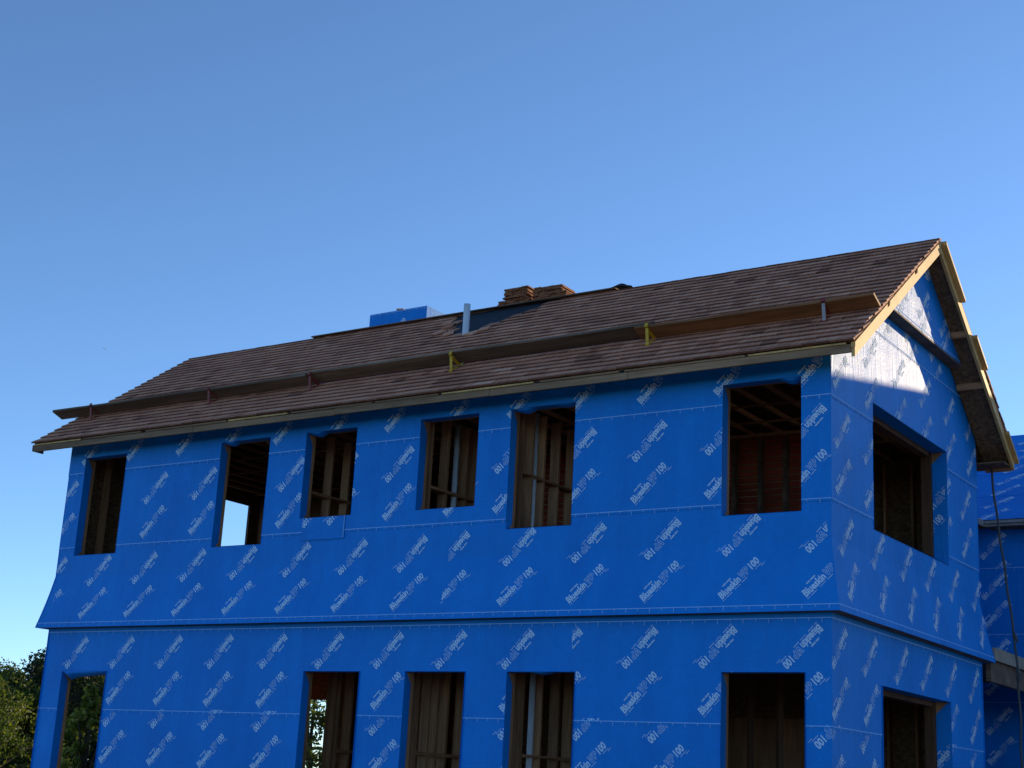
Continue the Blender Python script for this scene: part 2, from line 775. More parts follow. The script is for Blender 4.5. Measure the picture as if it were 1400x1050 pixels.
def wrap_front(v0, v1, u0, u1, off, spots, tick=None, fl=False):
    if u1 == .002:
        u1 = off + .0045
    if u0 == -L - .002:
        u0 = -L - off - .002
    def fn(u, v, o=0):
        k = off + o + wob(u, v, 1.0)
        if fl:
            k += flare(v) * (1 + .07 * noise.noise(Vector((u * 1.6, 0, 2.5))))
        return Vector((u, -k, v))
    polys = region(u0, u1, v0, v1, FH, step=.3, extra_v=FLV if fl else ())
    if fl:
        polys = mitre(polys, -L - off - .002, off + .0045)
    kf = PF / (ZF - ZFB)
    hv = [(-1, -kf, L - kf * ZF), (1, kf, kf * ZF)] if fl else ()
    for cp in components(polys):
        c0, c1 = min(q[0] for p in cp for q in p), max(q[0] for p in cp for q in p)
        sh = slab('membrane_sheet', cp, fn, .003, 'membrane', house)
        place_logos('printed_logo', sh, fn, (c0, c1, v0 + .005, v1), spots, FH, hv, splits=FLV if fl else ())
        if tick is not None:
            for (t0, t1) in spans(c0 + .002, c1 - .002, tick, FH):
                tick_line(sh, fn, t0, t1, tick)


def rows(xs, zi, zu):
    return [(x, zi, 1) for x in xs] + [(x, zu, 0) for x in xs]


def seq(a, n):
    return [a + k for k in range(n)]


# front, lower storey (off grows upwards: each sheet laps the one below)
wrap_front(GZ + .3, .70, -L - .002, .002, .006, rows(seq(-12.3, 13), .33, -.2), .665)
wrap_front(.665, ZLS + .03, -L - .002, -3.6, .009, rows(seq(-12, 9), 1.79, 1.29))
wrap_front(.665, ZLS + .03, -3.63, .002, .011, rows([-2.95, -1.95, -.93, .05], 1.81, 1.34))
wrap_front(ZLS - .03, ZLT + .02, -L - .002, -3.2, .013, rows(seq(-12, 9), 2.63, 2.13), ZLS)
wrap_front(ZLS - .03, ZLT + .02, -3.23, .002, .015, rows([-3.32, -2.31, -1.32, -.31], 2.64, 2.14), ZLS)
wrap_front(ZLT - .02, 3.25, -L - .002, .002, .018, [], ZLT)
# front, flared band and upper storey
wrap_front(ZFB, ZS2 + .03, -L - PF - .05, -5.1, .022, rows(seq(-12.71, 8), 3.87, 3.38), ZFL, True)
wrap_front(ZFB, ZS2 + .03, -5.13, PF + .05, .022, rows(seq(-5.04, 6), 3.89, 3.40), ZFL, True)
wrap_front(ZS2 - .03, ZS1 + .03, -L - .002, -8.8, .026, rows([-12.68, -11.68, -10.68, -9.66], 5.08, 4.58), ZS2)
wrap_front(ZS2 - .03, ZS1 + .03, -8.83, -4.5, .028, rows([-7.95, -6.99, -6.03, -5.03], 5.09, 4.59), ZS2)
wrap_front(ZS2 - .03, ZS1 + .03, -4.53, .002, .030, rows([-4.25, -3.22, -2.25, -1.28, -.25], 5.08, 4.58), ZS2)
wrap_front(ZS1 - .03, 6.16, -L - .002, .002, .033, [(x, 5.80, 0) for x in (-12.2, -11.18, -10.1, -9.12, -8.13, -7.1, -6.1, -5.05, -4.1, -3.15, -2.2, -1.18, -.17)], ZS1)


# repair patch under the third upper window, with its own edge line
def f_patch(u, v, o=0):
    return Vector((u, -.036 - o - wob(u, v, 1.0), v))


pt = slab('membrane_sheet', region(-7.66, -6.90, 4.14, 4.452, step=.2), f_patch, .003, 'membrane', house)
place_logos('printed_logo', pt, f_patch, (-7.66, -6.90, 4.14, 4.452), [(-7.45, 4.55, 1), (-6.99, 4.56, 1)])
m = MB()
m.poly([f_patch(-6.915, 4.15, .004), f_patch(-6.905, 4.15, .004), f_patch(-6.905, 4.45, .004), f_patch(-6.915, 4.45, .004)])
m.build('measuring_line', 'ink_line', pt, fixn=False)


def wrap_gable(v0, v1, off, spots, tick=None, fl=False, halves=(), x0=0.0, u0=None, u1=None):
    if u0 is None:
        u0, u1 = -off - .002, D + off + .002
    def fn(u, v, o=0):
        k = off + o + wob(u, v, 5.0)
        return Vector((x0 + k + (flare(v) if fl else 0), u, v))
    e = PF + .02 if fl else 0
    polys = region(u0 - e, u1 + e, v0, v1, GH, halves, step=.3, extra_v=FLV if fl else ())
    if fl:
        polys = mitre(polys, u0, u1)
    for cp in components(polys):
        c0, c1 = min(q[0] for p in cp for q in p), max(q[0] for p in cp for q in p)
        sh = slab('membrane_sheet', cp, fn, .003, 'membrane', house)
        place_logos('printed_logo', sh, fn, (c0, c1, v0 + .005, v1), spots, GH, halves, splits=FLV if fl else ())
        if tick is not None:
            for (t0, t1) in spans(c0 + .01, c1 - .01, tick, GH):
                tick_line(sh, fn, t0, t1, tick, (), halves)


wrap_gable(GZ + .3, .70, .006, rows(seq(.4, 6), .3, -.2), .665)
wrap_gable(.665, ZLS + .03, .009, rows(seq(.08, 6), 1.80, 1.30))
wrap_gable(ZLS - .03, ZLT + .02, .013, rows([.22, 1.16, 2.2, 3.12, 4.1, 5.07], 2.64, 2.12), ZLS)
wrap_gable(ZLT - .02, 3.25, .018, [], ZLT)
wrap_gable(ZFB, ZS2 + .03, .022, rows([.42, 1.42, 2.4, 3.32, 4.28, 5.27], 3.88, 3.40), ZFL, True)
wrap_gable(ZS2 - .03, ZS1 + .03, .027, rows([.32, 1.22, 2.2, 3.1, 4.0, 4.9], 5.08, 4.57), ZS2)
wrap_gable(ZS1 - .03, 6.61, .033, rows([.25, 1.25, 2.25, 3.25, 4.25, 5.2], 6.26, 5.77), ZS1, False, roof_half(.07))
wrap_gable(6.58, ZP + .02, .037, rows([1.7, 2.7, 3.7], 7.0, 6.6), 6.60, False, roof_half(.07))
# projecting upper gable
ug = slab('upper_gable', region(0, D, ZP, ZR, (), roof_half(.075), step=.4), lambda u, v, o=0: Vector((QP + o, u, v)), QP - .045, 'lumber_y', house)
wrap_gable(ZP, 7.72, .004, rows([1.9, 2.75, 3.62, 4.5], 7.30, 7.05), ZP + .035, False, roof_half(.08), QP, .5, D - .5)
wrap_gable(7.70, ZR, .008, rows([2.3, 3.05], 7.85, 7.95), None, False, roof_half(.08), QP, .5, D - .5)
boxpart('gable_soffit', 'plank_grey', house, .046, QP + .004, 1.05, D - 1.05, ZP - .022, ZP - .002)

# left side and back: plain sheets that complete the flared band
for (v0, v1, fl, off) in ((GZ + .3, 3.25, False, .012), (ZFB, ZS2, True, .022), (ZS2 - .03, ZR, False, .026)):
    def fnl(u, v, o=0, fl=fl, off=off):
        return Vector((-L - off - o - (flare(v) if fl else 0), u, v))
    e = PF + .03 if fl else .03
    pl = region(-e, D + e, v0, v1, LH, roof_half(.07), step=.4, extra_v=FLV if fl else ())
    for cp in components(mitre(pl, -.03, D + .03) if fl else pl):
        slab('membrane_sheet', cp, fnl, .003, 'membrane', house)

    def fnb(u, v, o=0, fl=fl, off=off):
        return Vector((u, D + off + o + (flare(v) if fl else 0), v))
    pl = region(-L - e, e, v0, min(v1, ZTOP - .08), BH, step=.6, extra_v=FLV if fl else ())
    for cp in components(mitre(pl, -L - .03, .03) if fl else pl):
        slab('membrane_sheet', cp, fnb, .003, 'membrane', house)
# flare underside boards
boxpart('flare_soffit', 'plank_grey', house, -L - PF + .01, PF - .01, -PF + .005, -.02, ZFB + .004, ZFB + .022)
boxpart('flare_soffit', 'plank_grey', house, .021, PF - .005, -.018, D + PF - .02, ZFB + .004, ZFB + .022)

# window reveals, corners left bare, loose flaps, rough jamb posts
def reveal(fn, u0, u1, v0, v1, deep, key):
    e = .004
    m = MB()
    P = lambda u, v, d: fn(u, v, -d)
    a = -.03
    m.poly([P(u0 + e, v0, a), P(u0 + e, v0, deep), P(u0 + e, v1, deep), P(u0 + e, v1, a)])
    m.poly([P(u1 - e, v0, a), P(u1 - e, v1, a), P(u1 - e, v1, deep), P(u1 - e, v0, deep)])
    m.poly([P(u0, v0 + e, a), P(u1, v0 + e, a), P(u1, v0 + e, deep), P(u0, v0 + e, deep)])
    m.poly([P(u0, v1 - e, a), P(u0, v1 - e, deep), P(u1, v1 - e, deep), P(u1, v1 - e, a)])
    r = m.build('window_reveal', 'membrane', house, fixn=False)
    # bare wood where the wrap was cut at the corners
    k = .10
    e2 = .008
    for tri in ([P(u0 + e2, v1 - e2, .01), P(u0 + e2, v1 - e2, deep), P(u0 + e2, v1 - e2 - k * 1.5, deep)],
                [P(u1 - e2, v1 - e2, .01), P(u1 - e2, v1 - e2 - k * 1.5, deep), P(u1 - e2, v1 - e2, deep)],
                [P(u0 + e2, v0 + e2, .03), P(u0 + e2, v0 + e2 + k * .8, deep), P(u0 + e2, v0 + e2, deep)]):
        m = MB()
        m.poly(tri)
        m.build('bare_corner', 'lumber_z', r, fixn=False)
    return r


def flap(u0, u1, v1, pts, ff):
    """strip of membrane hanging loose from the head: pts = (t, drop, swell)"""
    m = MB()
    n = 16
    rowsn = 4
    grid = []
    for i in range(n + 1):
        t = i / n
        for (a, b) in zip(pts, pts[1:]):
            if a[0] <= t <= b[0]:
                s = (t - a[0]) / max(1e-6, b[0] - a[0])
                s = s * s * (3 - 2 * s)
                dr, sw = a[1] + (b[1] - a[1]) * s, a[2] + (b[2] - a[2]) * s
                break
        u = u0 + (u1 - u0) * t
        grid.append([ff(u, v1 - .005 - dr * j / rowsn, .035 - .10 * (j / rowsn) ** 1.5 + sw * math.sin(math.pi * j / rowsn)) for j in range(rowsn + 1)])
    for i in range(n):
        for j in range(rowsn):
            m.poly([grid[i][j], grid[i + 1][j], grid[i + 1][j + 1], grid[i][j + 1]])
    o = m.build('loose_flap', 'membrane', house, weld=True, fixn=False)
    for p in o.data.polygons:
        p.use_smooth = True
    return o


for k, (a, b, c, d) in WIN.items():
    reveal(f_front, a, b, c, d, .105, k)
    boxpart('rough_sill', 'lumber_x', house, a + .01, b - .01, TH + .002, TH + .05, c - .045, c - .004)
for k, (a, b, c, d) in GW.items():
    r = reveal(f_gable, a, b, c, d, TH - .002, k)
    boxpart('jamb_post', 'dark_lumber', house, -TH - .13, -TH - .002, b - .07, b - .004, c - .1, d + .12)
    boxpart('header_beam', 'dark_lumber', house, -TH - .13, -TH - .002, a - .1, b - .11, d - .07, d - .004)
    place_logos('printed_logo', r, lambda u, v, o=0, b=b: Vector((u, b - .004 - o, v)), (-TH + .005, 0, c, d),
                [(-.02, c + .95, 1), (-.26, c + .45, 0)] if k == 'G1' else [(-.02, 1.75, 0), (-.12, 1.2, 1)])
for k, w, dr in (('W2', .34, .05), ('W3', .40, .055), ('W5', .40, .05), ('L4', .0, .0)):
    a, b = WIN[k][:2]
    if w:
        flap(a + .004, a + (b - a) * w, WIN[k][3], [(0, .012, 0), (.55, dr, .02), (1, .002, 0)], f_front)
flap(-3.70, -3.33, 5.68, [(0, .002, 0), (.7, .025, .01), (1, .008, 0)], f_front)
flap(-.62, WIN['W6'][1] - .004, 5.68, [(0, .0, 0), (.6, .055, .02), (1, .02, 0)], f_front)
flap(WIN['L1'][0] + .004, WIN['L1'][1] - .01, 2.37, [(0, .04, 0), (.14, .12, .03), (.3, .08, .02), (1, .045, .01)], f_front)
flap(-3.85, -3.45, 2.37, [(0, .002, 0), (.5, .03, .01), (1, .002, 0)], f_front)

# ---------------------------------------------------------------- inside framing
boxpart('floor_deck', 'osb', house, -L + .03, -TH - .002, TH + .002, D - .03, 3.28, 3.30)
boxpart('floor_deck', 'osb', house, -L + .03, -TH - .002, TH + .002, D - .03, -.02, .02)
x = -L + .2
jm = None
while x < -.3:                                    # floor joists between storeys
    m = MB(); m.box(x, x + .038, TH + .004, D - .04, 3.04, 3.278); m.build('floor_joist', 'lumber_y', house)
    x += .6
x = -L + .35
while x < -.3:                                    # ceiling joists
    m = MB(); m.box(x, x + .038, TH + .02, D - .05, 5.85, 5.90); m.build('ceiling_joist', 'lumber_y', house)
    x += .40
for y in (1.5, 2.3, 3.9):
    boxpart('ceiling_strap', 'lumber_x', house, -L + .3, -.2, y, y + .03, 5.83, 5.849)


def partition(X, ys, z0, z1, blk, pipes=(), w=.14):
    for y in ys:
        boxpart('stud', 'lumber_z', house, X - w / 2, X + w / 2, y - .019, y + .019, z0, z1)
    ys = sorted(ys)
    for a, b in zip(ys, ys[1:]):
        if b - a > .1:
            boxpart('blocking', 'lumber_y', house, X - w / 2 + .004, X + w / 2 + .01, a + .020, b - .020, blk + random.uniform(-.01, .01), blk + .038)
    for y in pipes:
        m = MB()
        m.tube([(X + .02, y, z0 - .2), (X + .02, y, z1)], [.04, .04], 14)
        o = m.build('drain_pipe', 'pvc', house)
        for p in o.data.polygons:
            p.use_smooth = True


UP0, UP1 = 3.302, 5.826
partition(-4.42, [.40, .65, .94, 1.30, 1.70, 2.1, 2.5], UP0, UP1, 4.93, [.755])
partition(-5.82, [.30, .68, 1.14, 1.36, 1.76, 2.16], UP0, UP1, 4.82, [.92])
partition(-8.0, [.37, .80, 1.19, 1.6, 2.0], UP0, UP1, 4.905)
partition(-4.32, [.55, .98, 1.40, 1.73, 2.13, 2.5], .022, 3.03, 1.38, [.82])
partition(-6.0, [.60, .86, 1.05, 1.28, 1.64, 2.0, 2.4, 2.8], .022, 3.03, 1.36)
partition(-7.7, [.92, 1.02, 1.30, 1.7, 2.1, 2.5, 2.9, 3.3], .022, 3.03, 1.36)
for x in (-3.3, -2.9, -2.5, -2.1, -1.7, -1.3, -.9):
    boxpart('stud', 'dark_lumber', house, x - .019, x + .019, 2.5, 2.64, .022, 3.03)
# solid partitions that keep the rooms dark
boxpart('sheathed_partition', 'osb', house, -6.05, -6.02, 2.2, D - .16, UP0, UP1)
boxpart('sheathed_partition', 'osb', house, -8.25, -8.22, 2.1, D - .16, UP0, UP1)
boxpart('sheathed_partition', 'osb', house, -L + .18, -8.27, 4.62, 4.65, UP0, UP1)
boxpart('sheathed_partition', 'osb', house, -6.15, -6.12, 3.0, D - .16, .022, 3.03)
# studs on the inner face of the left and back walls
for k in range(13):
    y = .25 + k * .405
    for (z0, z1) in ((UP0, UP1), (.022, 3.03)):
        h = LH[0] if z0 > 3 else LH[1]
        if h[0] - .02 < y < h[1] + .02:
            continue
        boxpart('stud', 'lumber_z', house, -L + .022, -L + .16, y - .019, y + .019, z0, z1)
x = -L + .5
while x < -.3:
    for (z0, z1) in ((UP0, UP1), (.022, 3.03)):
        if any(h[0] - .03 < x < h[1] + .03 and h[2] < (z0 + z1) / 2 < h[3] + .5 for h in BH):
            continue
        boxpart('stud', 'lumber_z', house, x - .019, x + .019, D - .16, D - .022, z0, z1)
    x += .405
# red board wall with studs behind the corner window
z = UP0
while z < UP1 - .02:
    h = .088
    boxpart('red_board', 'red_board', house, -6.0, -1.35, 2.84 + random.uniform(0, .006), 2.862, z, min(z + h - .017, UP1 - .03))
    z += h
boxpart('board_backing', 'joist_wood', house, -6.0, -1.36, 2.864, 2.88, UP0, UP1)  # pale colour stands in for light showing through the board gaps
for x in (-3.6, -3.23, -2.83, -2.45, -2.07, -1.71, -1.37):
    boxpart('stud', 'plank_grey', house, x - .019, x + .019, 2.70, 2.838, UP0, UP1)
boxpart('top_plate', 'lumber_x', house, -4.5, -1.35, 2.66, 2.70, UP1 - .085, UP1 - .045)

# ---------------------------------------------------------------- roof
XL, XR = -L - OL, OR


def rp(x, s, h=0):
    """point on the front slope: s along slope from the eave, h off the deck"""
    p = Vector((x, YE, ZE)) + SL * s + NR * h
    return p


NB = Vector((0, math.sin(ANG), math.cos(ANG)))
SB = Vector((0, -math.cos(ANG), math.sin(ANG)))


def rb(x, s, h=0):
    return Vector((x, 2 * YR - YE, ZE)) + SB * s + NB * h


m = MB()
for q in (rp, rb):
    m.hexa([q(XL, 0, -.02), q(XR, 0, -.02), q(XR, SLEN - .012, -.02), q(XL, SLEN - .012, -.02), q(XL, 0, 0), q(XR, 0, 0), q(XR, SLEN, 0), q(XL, SLEN, 0)])
deck = m.build('roof_deck', 'osb', house)
m = MB()
m.hexa([rp(XL + .01, .05, .001), rp(XR - .01, .05, .001), rp(XR - .01, SLEN, .001), rp(XL + .01, SLEN, .001), rp(XL + .01, .05, .003), rp(XR - .01, .05, .003), rp(XR - .01, SLEN, .003), rp(XL + .01, SLEN, .003)])
m.build('roofing_felt', 'felt', deck)
m = MB()
m.hexa([rb(XL + .01, .05, .001), rb(XR - .01, .05, .001), rb(XR - .01, SLEN, .001), rb(XL + .01, SLEN, .001), rb(XL + .01, .05, .004), rb(XR - .01, .05, .004), rb(XR - .01, SLEN, .004), rb(XL + .01, SLEN, .004)])
m.build('roofing_felt', 'felt', deck)

EXPO = SLEN / 24.5
SHL = EXPO * 1.7
PIPE = (-6.33, 1.67)


def bare(x, s):
    y = YE + s * math.cos(ANG)
    if y < 1.78:
        return False
    lo = -6.78 - (y - 1.9) * .52
    hi = -6.38 + (y - 1.72) * .98
    return lo < x < hi


def shingle_pts(w):
    b0, t0, b1, t1 = .015, .039, -.001, .005
    return [(0, 0, b0), (w, 0, b0), (w, SHL, b1), (0, SHL, b1), (0, 0, t0), (w, 0, t0), (w, SHL, t1), (0, SHL, t1)]


WID = [.09 + .0145 * k for k in range(16)]
shm = {}
cand = []
for c in range(-1, 27):
    s = c * EXPO - .0 if c >= 0 else -.035
    x = XL - .02
    while x < XR + .02:
        k = random.randrange(16)
        w = WID[k]
        if x + w > XR + .016:
            w = XR + .016 - x
            if w < .03:
                break
            k = w
        tint = min(1, max(0, random.gauss(.5, .12) + .12 * noise.noise(Vector((x * .8, s * 2, 3)))))
        ss = s + random.uniform(-.008, .008)
        wx = min(1, max(0, tint))
        if not bare(x + w / 2, ss + SHL * .6) and ss + .05 < SLEN:
            cand.append((x, ss, k, round(tint * 7) / 7, random.gauss(0, .004) if isinstance(k, int) else 0))
        x += w + random.uniform(.004, .010)
fx = CAM


def score(c):
    if not isinstance(c[2], int):
        return 0
    p = rp(c[0] + WID[c[2]] / 2, c[1])
    d = CAM - p
    y = p.y
    if .12 < y < .5:
        return 0
    return WID[c[2]] * max(0, NR.dot(d.normalized())) / d.length ** 2


order = sorted(range(len(cand)), key=lambda i: -score(cand[i]))
big = set(order[:300])
stuff = MB()
for i, (x, s, k, t, sk) in enumerate(cand):
    w = WID[k] if isinstance(k, int) else k
    pts = shingle_pts(w)
    if s + SHL > SLEN:
        f = max(.2, (SLEN - s) / SHL)
        pts = [(a, b * f, h if b == 0 else h) for a, b, h in pts]
    if i in big and s + SHL <= SLEN:
        key = (k, t)
        if key not in shm:
            mm = MB()
            mm.hexa(pts, t, t * .2)  # butt face tinted dark: shadow line between courses put into the colour
            shm[key] = mm.mesh('shingle', center=False)[0]
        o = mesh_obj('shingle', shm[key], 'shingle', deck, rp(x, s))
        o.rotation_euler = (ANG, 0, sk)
    else:
        stuff.hexa([rp(x + a + b * -sk, s + b, h) for a, b, h in pts], t, t * .2)  # same painted shadow line on these butt faces
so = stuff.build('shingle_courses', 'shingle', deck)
so['kind'] = 'stuff'
# far slope shingles (only their edge at the gable shows)
bk = MB()
for c in range(-1, 20):
    s = c * EXPO if c >= 0 else -.035
    x = XL - .02
    while x < XR + .01:
        w = random.uniform(.1, .32)
        if x + w > XR + .02:
            w = XR + .02 - x
        if s < EXPO * 10:
            bk.hexa([rb(x + a, s + b, h) for a, b, h in shingle_pts(w)], random.random())
        x += w + .004
bo = bk.build('shingle_courses', 'shingle', deck)
bo['kind'] = 'stuff'

# loose and lifted shingles round the vent pipe
for (x, s, rz, t) in ((-6.98, 2.78, .9, .7), (-6.75, 2.62, .55, .8), (-7.18, 3.25, .5, .6), (-6.3, 2.50, -.25, .8), (-6.1, 2.60, .35, .75), (-7.05, 3.05, .35, .4)):
    mm = MB()
    mm.hexa([(a, b, h + .022) for a, b, h in shingle_pts(.17)], t)
    me = mm.mesh('shingle', center=False)[0]
    o = mesh_obj('shingle', me, 'shingle', deck, rp(x, s))
    o.rotation_euler = (Matrix.Rotation(ANG, 3, 'X') @ Matrix.Rotation(rz, 3, 'Z')).to_euler()

# ridge boards and felt flap
boxpart('ridge_board', 'plank_grey', deck, -10.27, -5.25, YR - .08, YR + .06, ZR + .020, ZR + .036)
boxpart('ridge_board', 'plank_grey', deck, -5.24, -4.35, YR - .09, YR + .05, ZR + .016, ZR + .034)
m = MB()
g_ = []
for i in range(9):
    t = i / 8
    h = .03 + .06 * max(0, math.sin(math.pi * min(1, t * 1.15)))
    g_.append([(-4.45 + .33 * t, YR - .10, ZR + .02 + h * .2), (-4.45 + .33 * t, YR, ZR + .02 + h), (-4.45 + .33 * t, YR + .15, ZR - .02 + h)])
for i in range(8):
    for j in range(2):
        m.poly([g_[i][j], g_[i + 1][j], g_[i + 1][j + 1], g_[i][j + 1]])
m.build('felt_flap', 'felt', deck, weld=True)

# eave fascia boards with packing strips above, front and back
ex = [XL + .0, -9.6, -6.9, -4.35, -2.35, XR - .04]
for i, (a, b) in enumerate(zip(ex, ex[1:])):
    dz = random.uniform(-.004, .004)
    boxpart('fascia_board', 'fascia_wood', house, a + .002, b - .002, YE - .006 + random.uniform(-.003, .003), YE + .034, ZE - .135 + dz, ZE - .045 + dz, bevel=.003)
sx = [XL + .01, -12.0, -10.6, -8.9, -7.7, -6.2, -5.1, -3.6, -2.4, -.8, XR - .01]
for i, (a, b) in enumerate(zip(sx, sx[1:])):
    boxpart('packing_strip', 'fascia_wood' if i % 3 else 'rake_wood', house, a + .01, b - random.uniform(.01, .1), YE - .014 - random.uniform(0, .008), YE + .02, ZE - .042, ZE - .021 + random.uniform(-.002, .002))
boxpart('fascia_board', 'fascia_wood', house, XL, XR - .04, 2 * YR - YE - .03, 2 * YR - YE + .004, ZE - .135, ZE - .03)
boxpart('eave_soffit', 'osb', house, XL + .01, XR - .045, D + .036, 2 * YR - YE - .032, ZE - .118, ZE - .10)
# left eave end: rake board ends broken off, stub block
boxpart('fascia_block', 'fascia_wood', house, XL - .022, XL - .002, YE - .01, YE + .2, ZE - .13, ZE - .03)

# rake boards (lower board + upper trim strips with gaps) on the right gable


def sloped(name, mat, q, x0, x1, s0, s1, h0, h1, tri=0):
    """board between slope positions, depth measured vertically"""
    def P(x, s, dz):
        v = q(x, s, 0)
        return Vector((v.x, v.y, v.z + dz))
    m = MB()
    m.hexa([P(x0, s0, h0), P(x1, s0, h0), P(x1, s1, h0), P(x0, s1, h0), P(x0, s0 + tri, h1), P(x1, s0 + tri, h1), P(x1, s1 - tri, h1), P(x0, s1 - tri, h1)])
    return m.build(name, mat, house, bevel=.002)


XB = XR - .04
sloped('rake_board', 'rake_wood', rp, XB, XR, .02, 2.15, -.195, -.082)
sloped('rake_board', 'rake_wood', rp, XB, XR - .003, 2.153, SLEN + .005, -.195, -.082)
sloped('rake_trim', 'rake_wood', rp, XB, XR + .012, .0, 1.30, -.079, -.022, .0)
sloped('rake_trim', 'rake_wood', rp, XB, XR + .012, 1.38, 2.55, -.079, -.022, .03)
sloped('rake_trim', 'rake_wood', rp, XB, XR + .012, 2.64, SLEN + .01, -.079, -.022, .03)
sloped('rake_board', 'rake_wood', rb, XB, XR, .02, SLEN - .01, -.175, -.022)
sloped('rake_trim', 'rake_wood', rb, XR + .001, XR + .07, SLEN - .98, SLEN - .03, -.058, -.008)
sloped('rake_trim', 'rake_wood', rb, XR + .001, XR + .065, 1.72, 2.28, -.058, -.008)
sloped('rake_trim', 'rake_wood', rb, XR + .001, XR + .06, -.02, .55, -.058, -.008)
# left gable rakes
sloped('rake_board', 'rake_wood', rp, XL, XL + .04, .02, SLEN, -.12, -.022)
sloped('rake_board', 'rake_wood', rb, XL, XL + .04, .02, SLEN - .01, -.15, -.022)
# rake soffits and lookout blocks under the overhang
for q, s0 in ((rp, .1), (rb, .0)):
    sloped('rake_soffit', 'osb', q, .045, XB - .002, s0, SLEN - .08, -.10, -.085)
for s in (1.55, 2.45):
    sloped('lookout_block', 'lumber_x', rb, .05 if s < 2 else QP + .02, XB - .003, s, s + .04, -.17, -.102)
sloped('lookout_block', 'lumber_x', rb, .05, XB - .003, .0, .045, -.17, -.102)

# vent pipe through the roof
m = MB()
z0 = zroof(PIPE[1])
m.tube([(PIPE[0], PIPE[1], z0 - .3), (PIPE[0], PIPE[1], z0 + .50)], [.050, .050], 20, False)
m.tube([(PIPE[0], PIPE[1], z0 - .3), (PIPE[0], PIPE[1], z0 + .50)], [.043, .043], 20, False)
for j in range(20):
    a, b = j, (j + 1) % 20
    m.f.append((20 + a, 20 + b, 60 + b, 60 + a)); m.t.append(None)
vp = m.build('vent_pipe', 'pvc', house, fixn=False)
for p in vp.data.polygons:
    p.use_smooth = len(p.vertices) == 4
# chimney chase behind the ridge
CX0, CX1, CY0, CY1, CZ1 = -9.40, -8.20, 3.10, 4.35, 8.60
slab('chimney_chase', region(CX0, CX1, 7.2, CZ1), lambda u, v, o=0: Vector((u, CY0 - o, v)), CY1 - CY0, 'osb', house)
c1 = slab('membrane_sheet', region(CX0 - .004, CX1 + .004, 7.2, CZ1, step=.2), lambda u, v, o=0: Vector((u, CY0 - .005 - o + wob(u, v, 9), v)), .003, 'membrane', house)
place_logos('printed_logo', c1, lambda u, v, o=0: Vector((u, CY0 - .006 - o, v)), (CX0, CX1, 7.3, CZ1), [(-8.85, 8.22, 0)])
tick_line(c1, lambda u, v, o=0: Vector((u, CY0 - .006 - o, v)), CX0, CX1, CZ1 - .02)
slab('membrane_sheet', region(CY0 - .004, CY1 + .004, 7.2, CZ1, step=.2), lambda u, v, o=0: Vector((CX1 + .005 + o + wob(u, v, 4), u, v)), .003, 'membrane', house)
m = MB(); m.beam((-8.85, CY0 + .02, CZ1 + .025), (-8.72, CY0 + .05, CZ1 + .02), .04, .03); m.build('offcut', 'lumber_x', house)

# ---------------------------------------------------------------- wing behind the gable
WY, WE, WEZ, WR_, WRZ = 10.85, 10.42, 5.93, 13.75, 8.22
wing = thing('house_wing', 'rear wing with blue membrane roof and walls beyond the lit gable, hanging rope in front', 'house wing', (.2, 13.7, GZ))
WX0, WX1 = -6.0, 6.4
boxpart('wall', 'lumber_z', wing, WX0, WX1, WY, 16.6, GZ, 5.86)


def fw(u, v, o=0):
    return Vector((u, WY - .006 - o + wob(u, v, 3), v))


def fwr(u, v, o=0):
    n = Vector((0, -(WRZ - WEZ), WR_ - WE)).normalized()
    k = (WRZ - WEZ) / (WR_ - WE)
    sl = math.hypot(WRZ - WEZ, WR_ - WE)
    return Vector((u, WE + (WR_ - WE) * v / sl, WEZ + (WRZ - WEZ) * v / sl)) + n * (.0 + o)


WSL = math.hypot(WRZ - WEZ, WR_ - WE)
m = MB()
n_ = [(WE, WEZ - .03), (WR_, WRZ - .03), (2 * WR_ - WE, WEZ - .03)]
for a, b in zip(n_, n_[1:]):
    m.hexa([(WX0, a[0], a[1] - .05), (WX1, a[0], a[1] - .05), (WX1, b[0], b[1] - .05), (WX0, b[0], b[1] - .05),
            (WX0, a[0], a[1] + .02), (WX1, a[0], a[1] + .02), (WX1, b[0], b[1] + .02), (WX0, b[0], b[1] + .02)])
wroof = m.build('roof', 'osb', wing)
for (a, b, off) in ((0, 1.05, .004), (1.02, 2.1, .008), (2.07, 3.15, .012), (3.12, WSL, .016)):
    fr = lambda u, v, o=0, off=off: fwr(u, v, o + off + wob(u, v, 8))
    s_ = slab('membrane_sheet', region(-3.5, WX1 + .01, a, b, step=.4), fr, .003, 'membrane', wing)
    sp = []
    for k in range(13):
        sp += [(-3.2 + k, b - .33, 1), (-3.2 + k, b - .83, 0)]
    place_logos('printed_logo', s_, fr, (-3.5, WX1, a, b - .02), sp)
for (a, b, off) in ((GZ + .3, 1.7, 0), (1.67, 2.85, .003), (2.82, 4.0, .006), (3.97, 5.15, .009), (5.12, 5.86, .012)):
    fr = lambda u, v, o=0, off=off: fw(u, v, o + off)
    s_ = slab('membrane_sheet', region(-5.9, WX1, a, b, step=.4), fr, .003, 'membrane', wing)
    sp = []
    for k in range(12):
        sp += [(-2.28 + k, b - .32, 1), (-2.28 + k, b - .80, 0)]
    place_logos('printed_logo', s_, fr, (-5.9, WX1, a + .02, b), sp)
    tick_line(s_, fr, -5.8, WX1, a + .03)
boxpart('fascia_board', 'gutter', wing, -1.30, WX1, WE - .03, WE - .002, WEZ - .12, WEZ - .02)
boxpart('gutter_lip', 'gutter', wing, -1.26, WX1, WE - .075, WE - .031, WEZ - .075, WEZ - .045)
boxpart('eave_soffit', 'osb', wing, -1.30, WX1, WE, WY - .03, WEZ - .11, WEZ - .085)
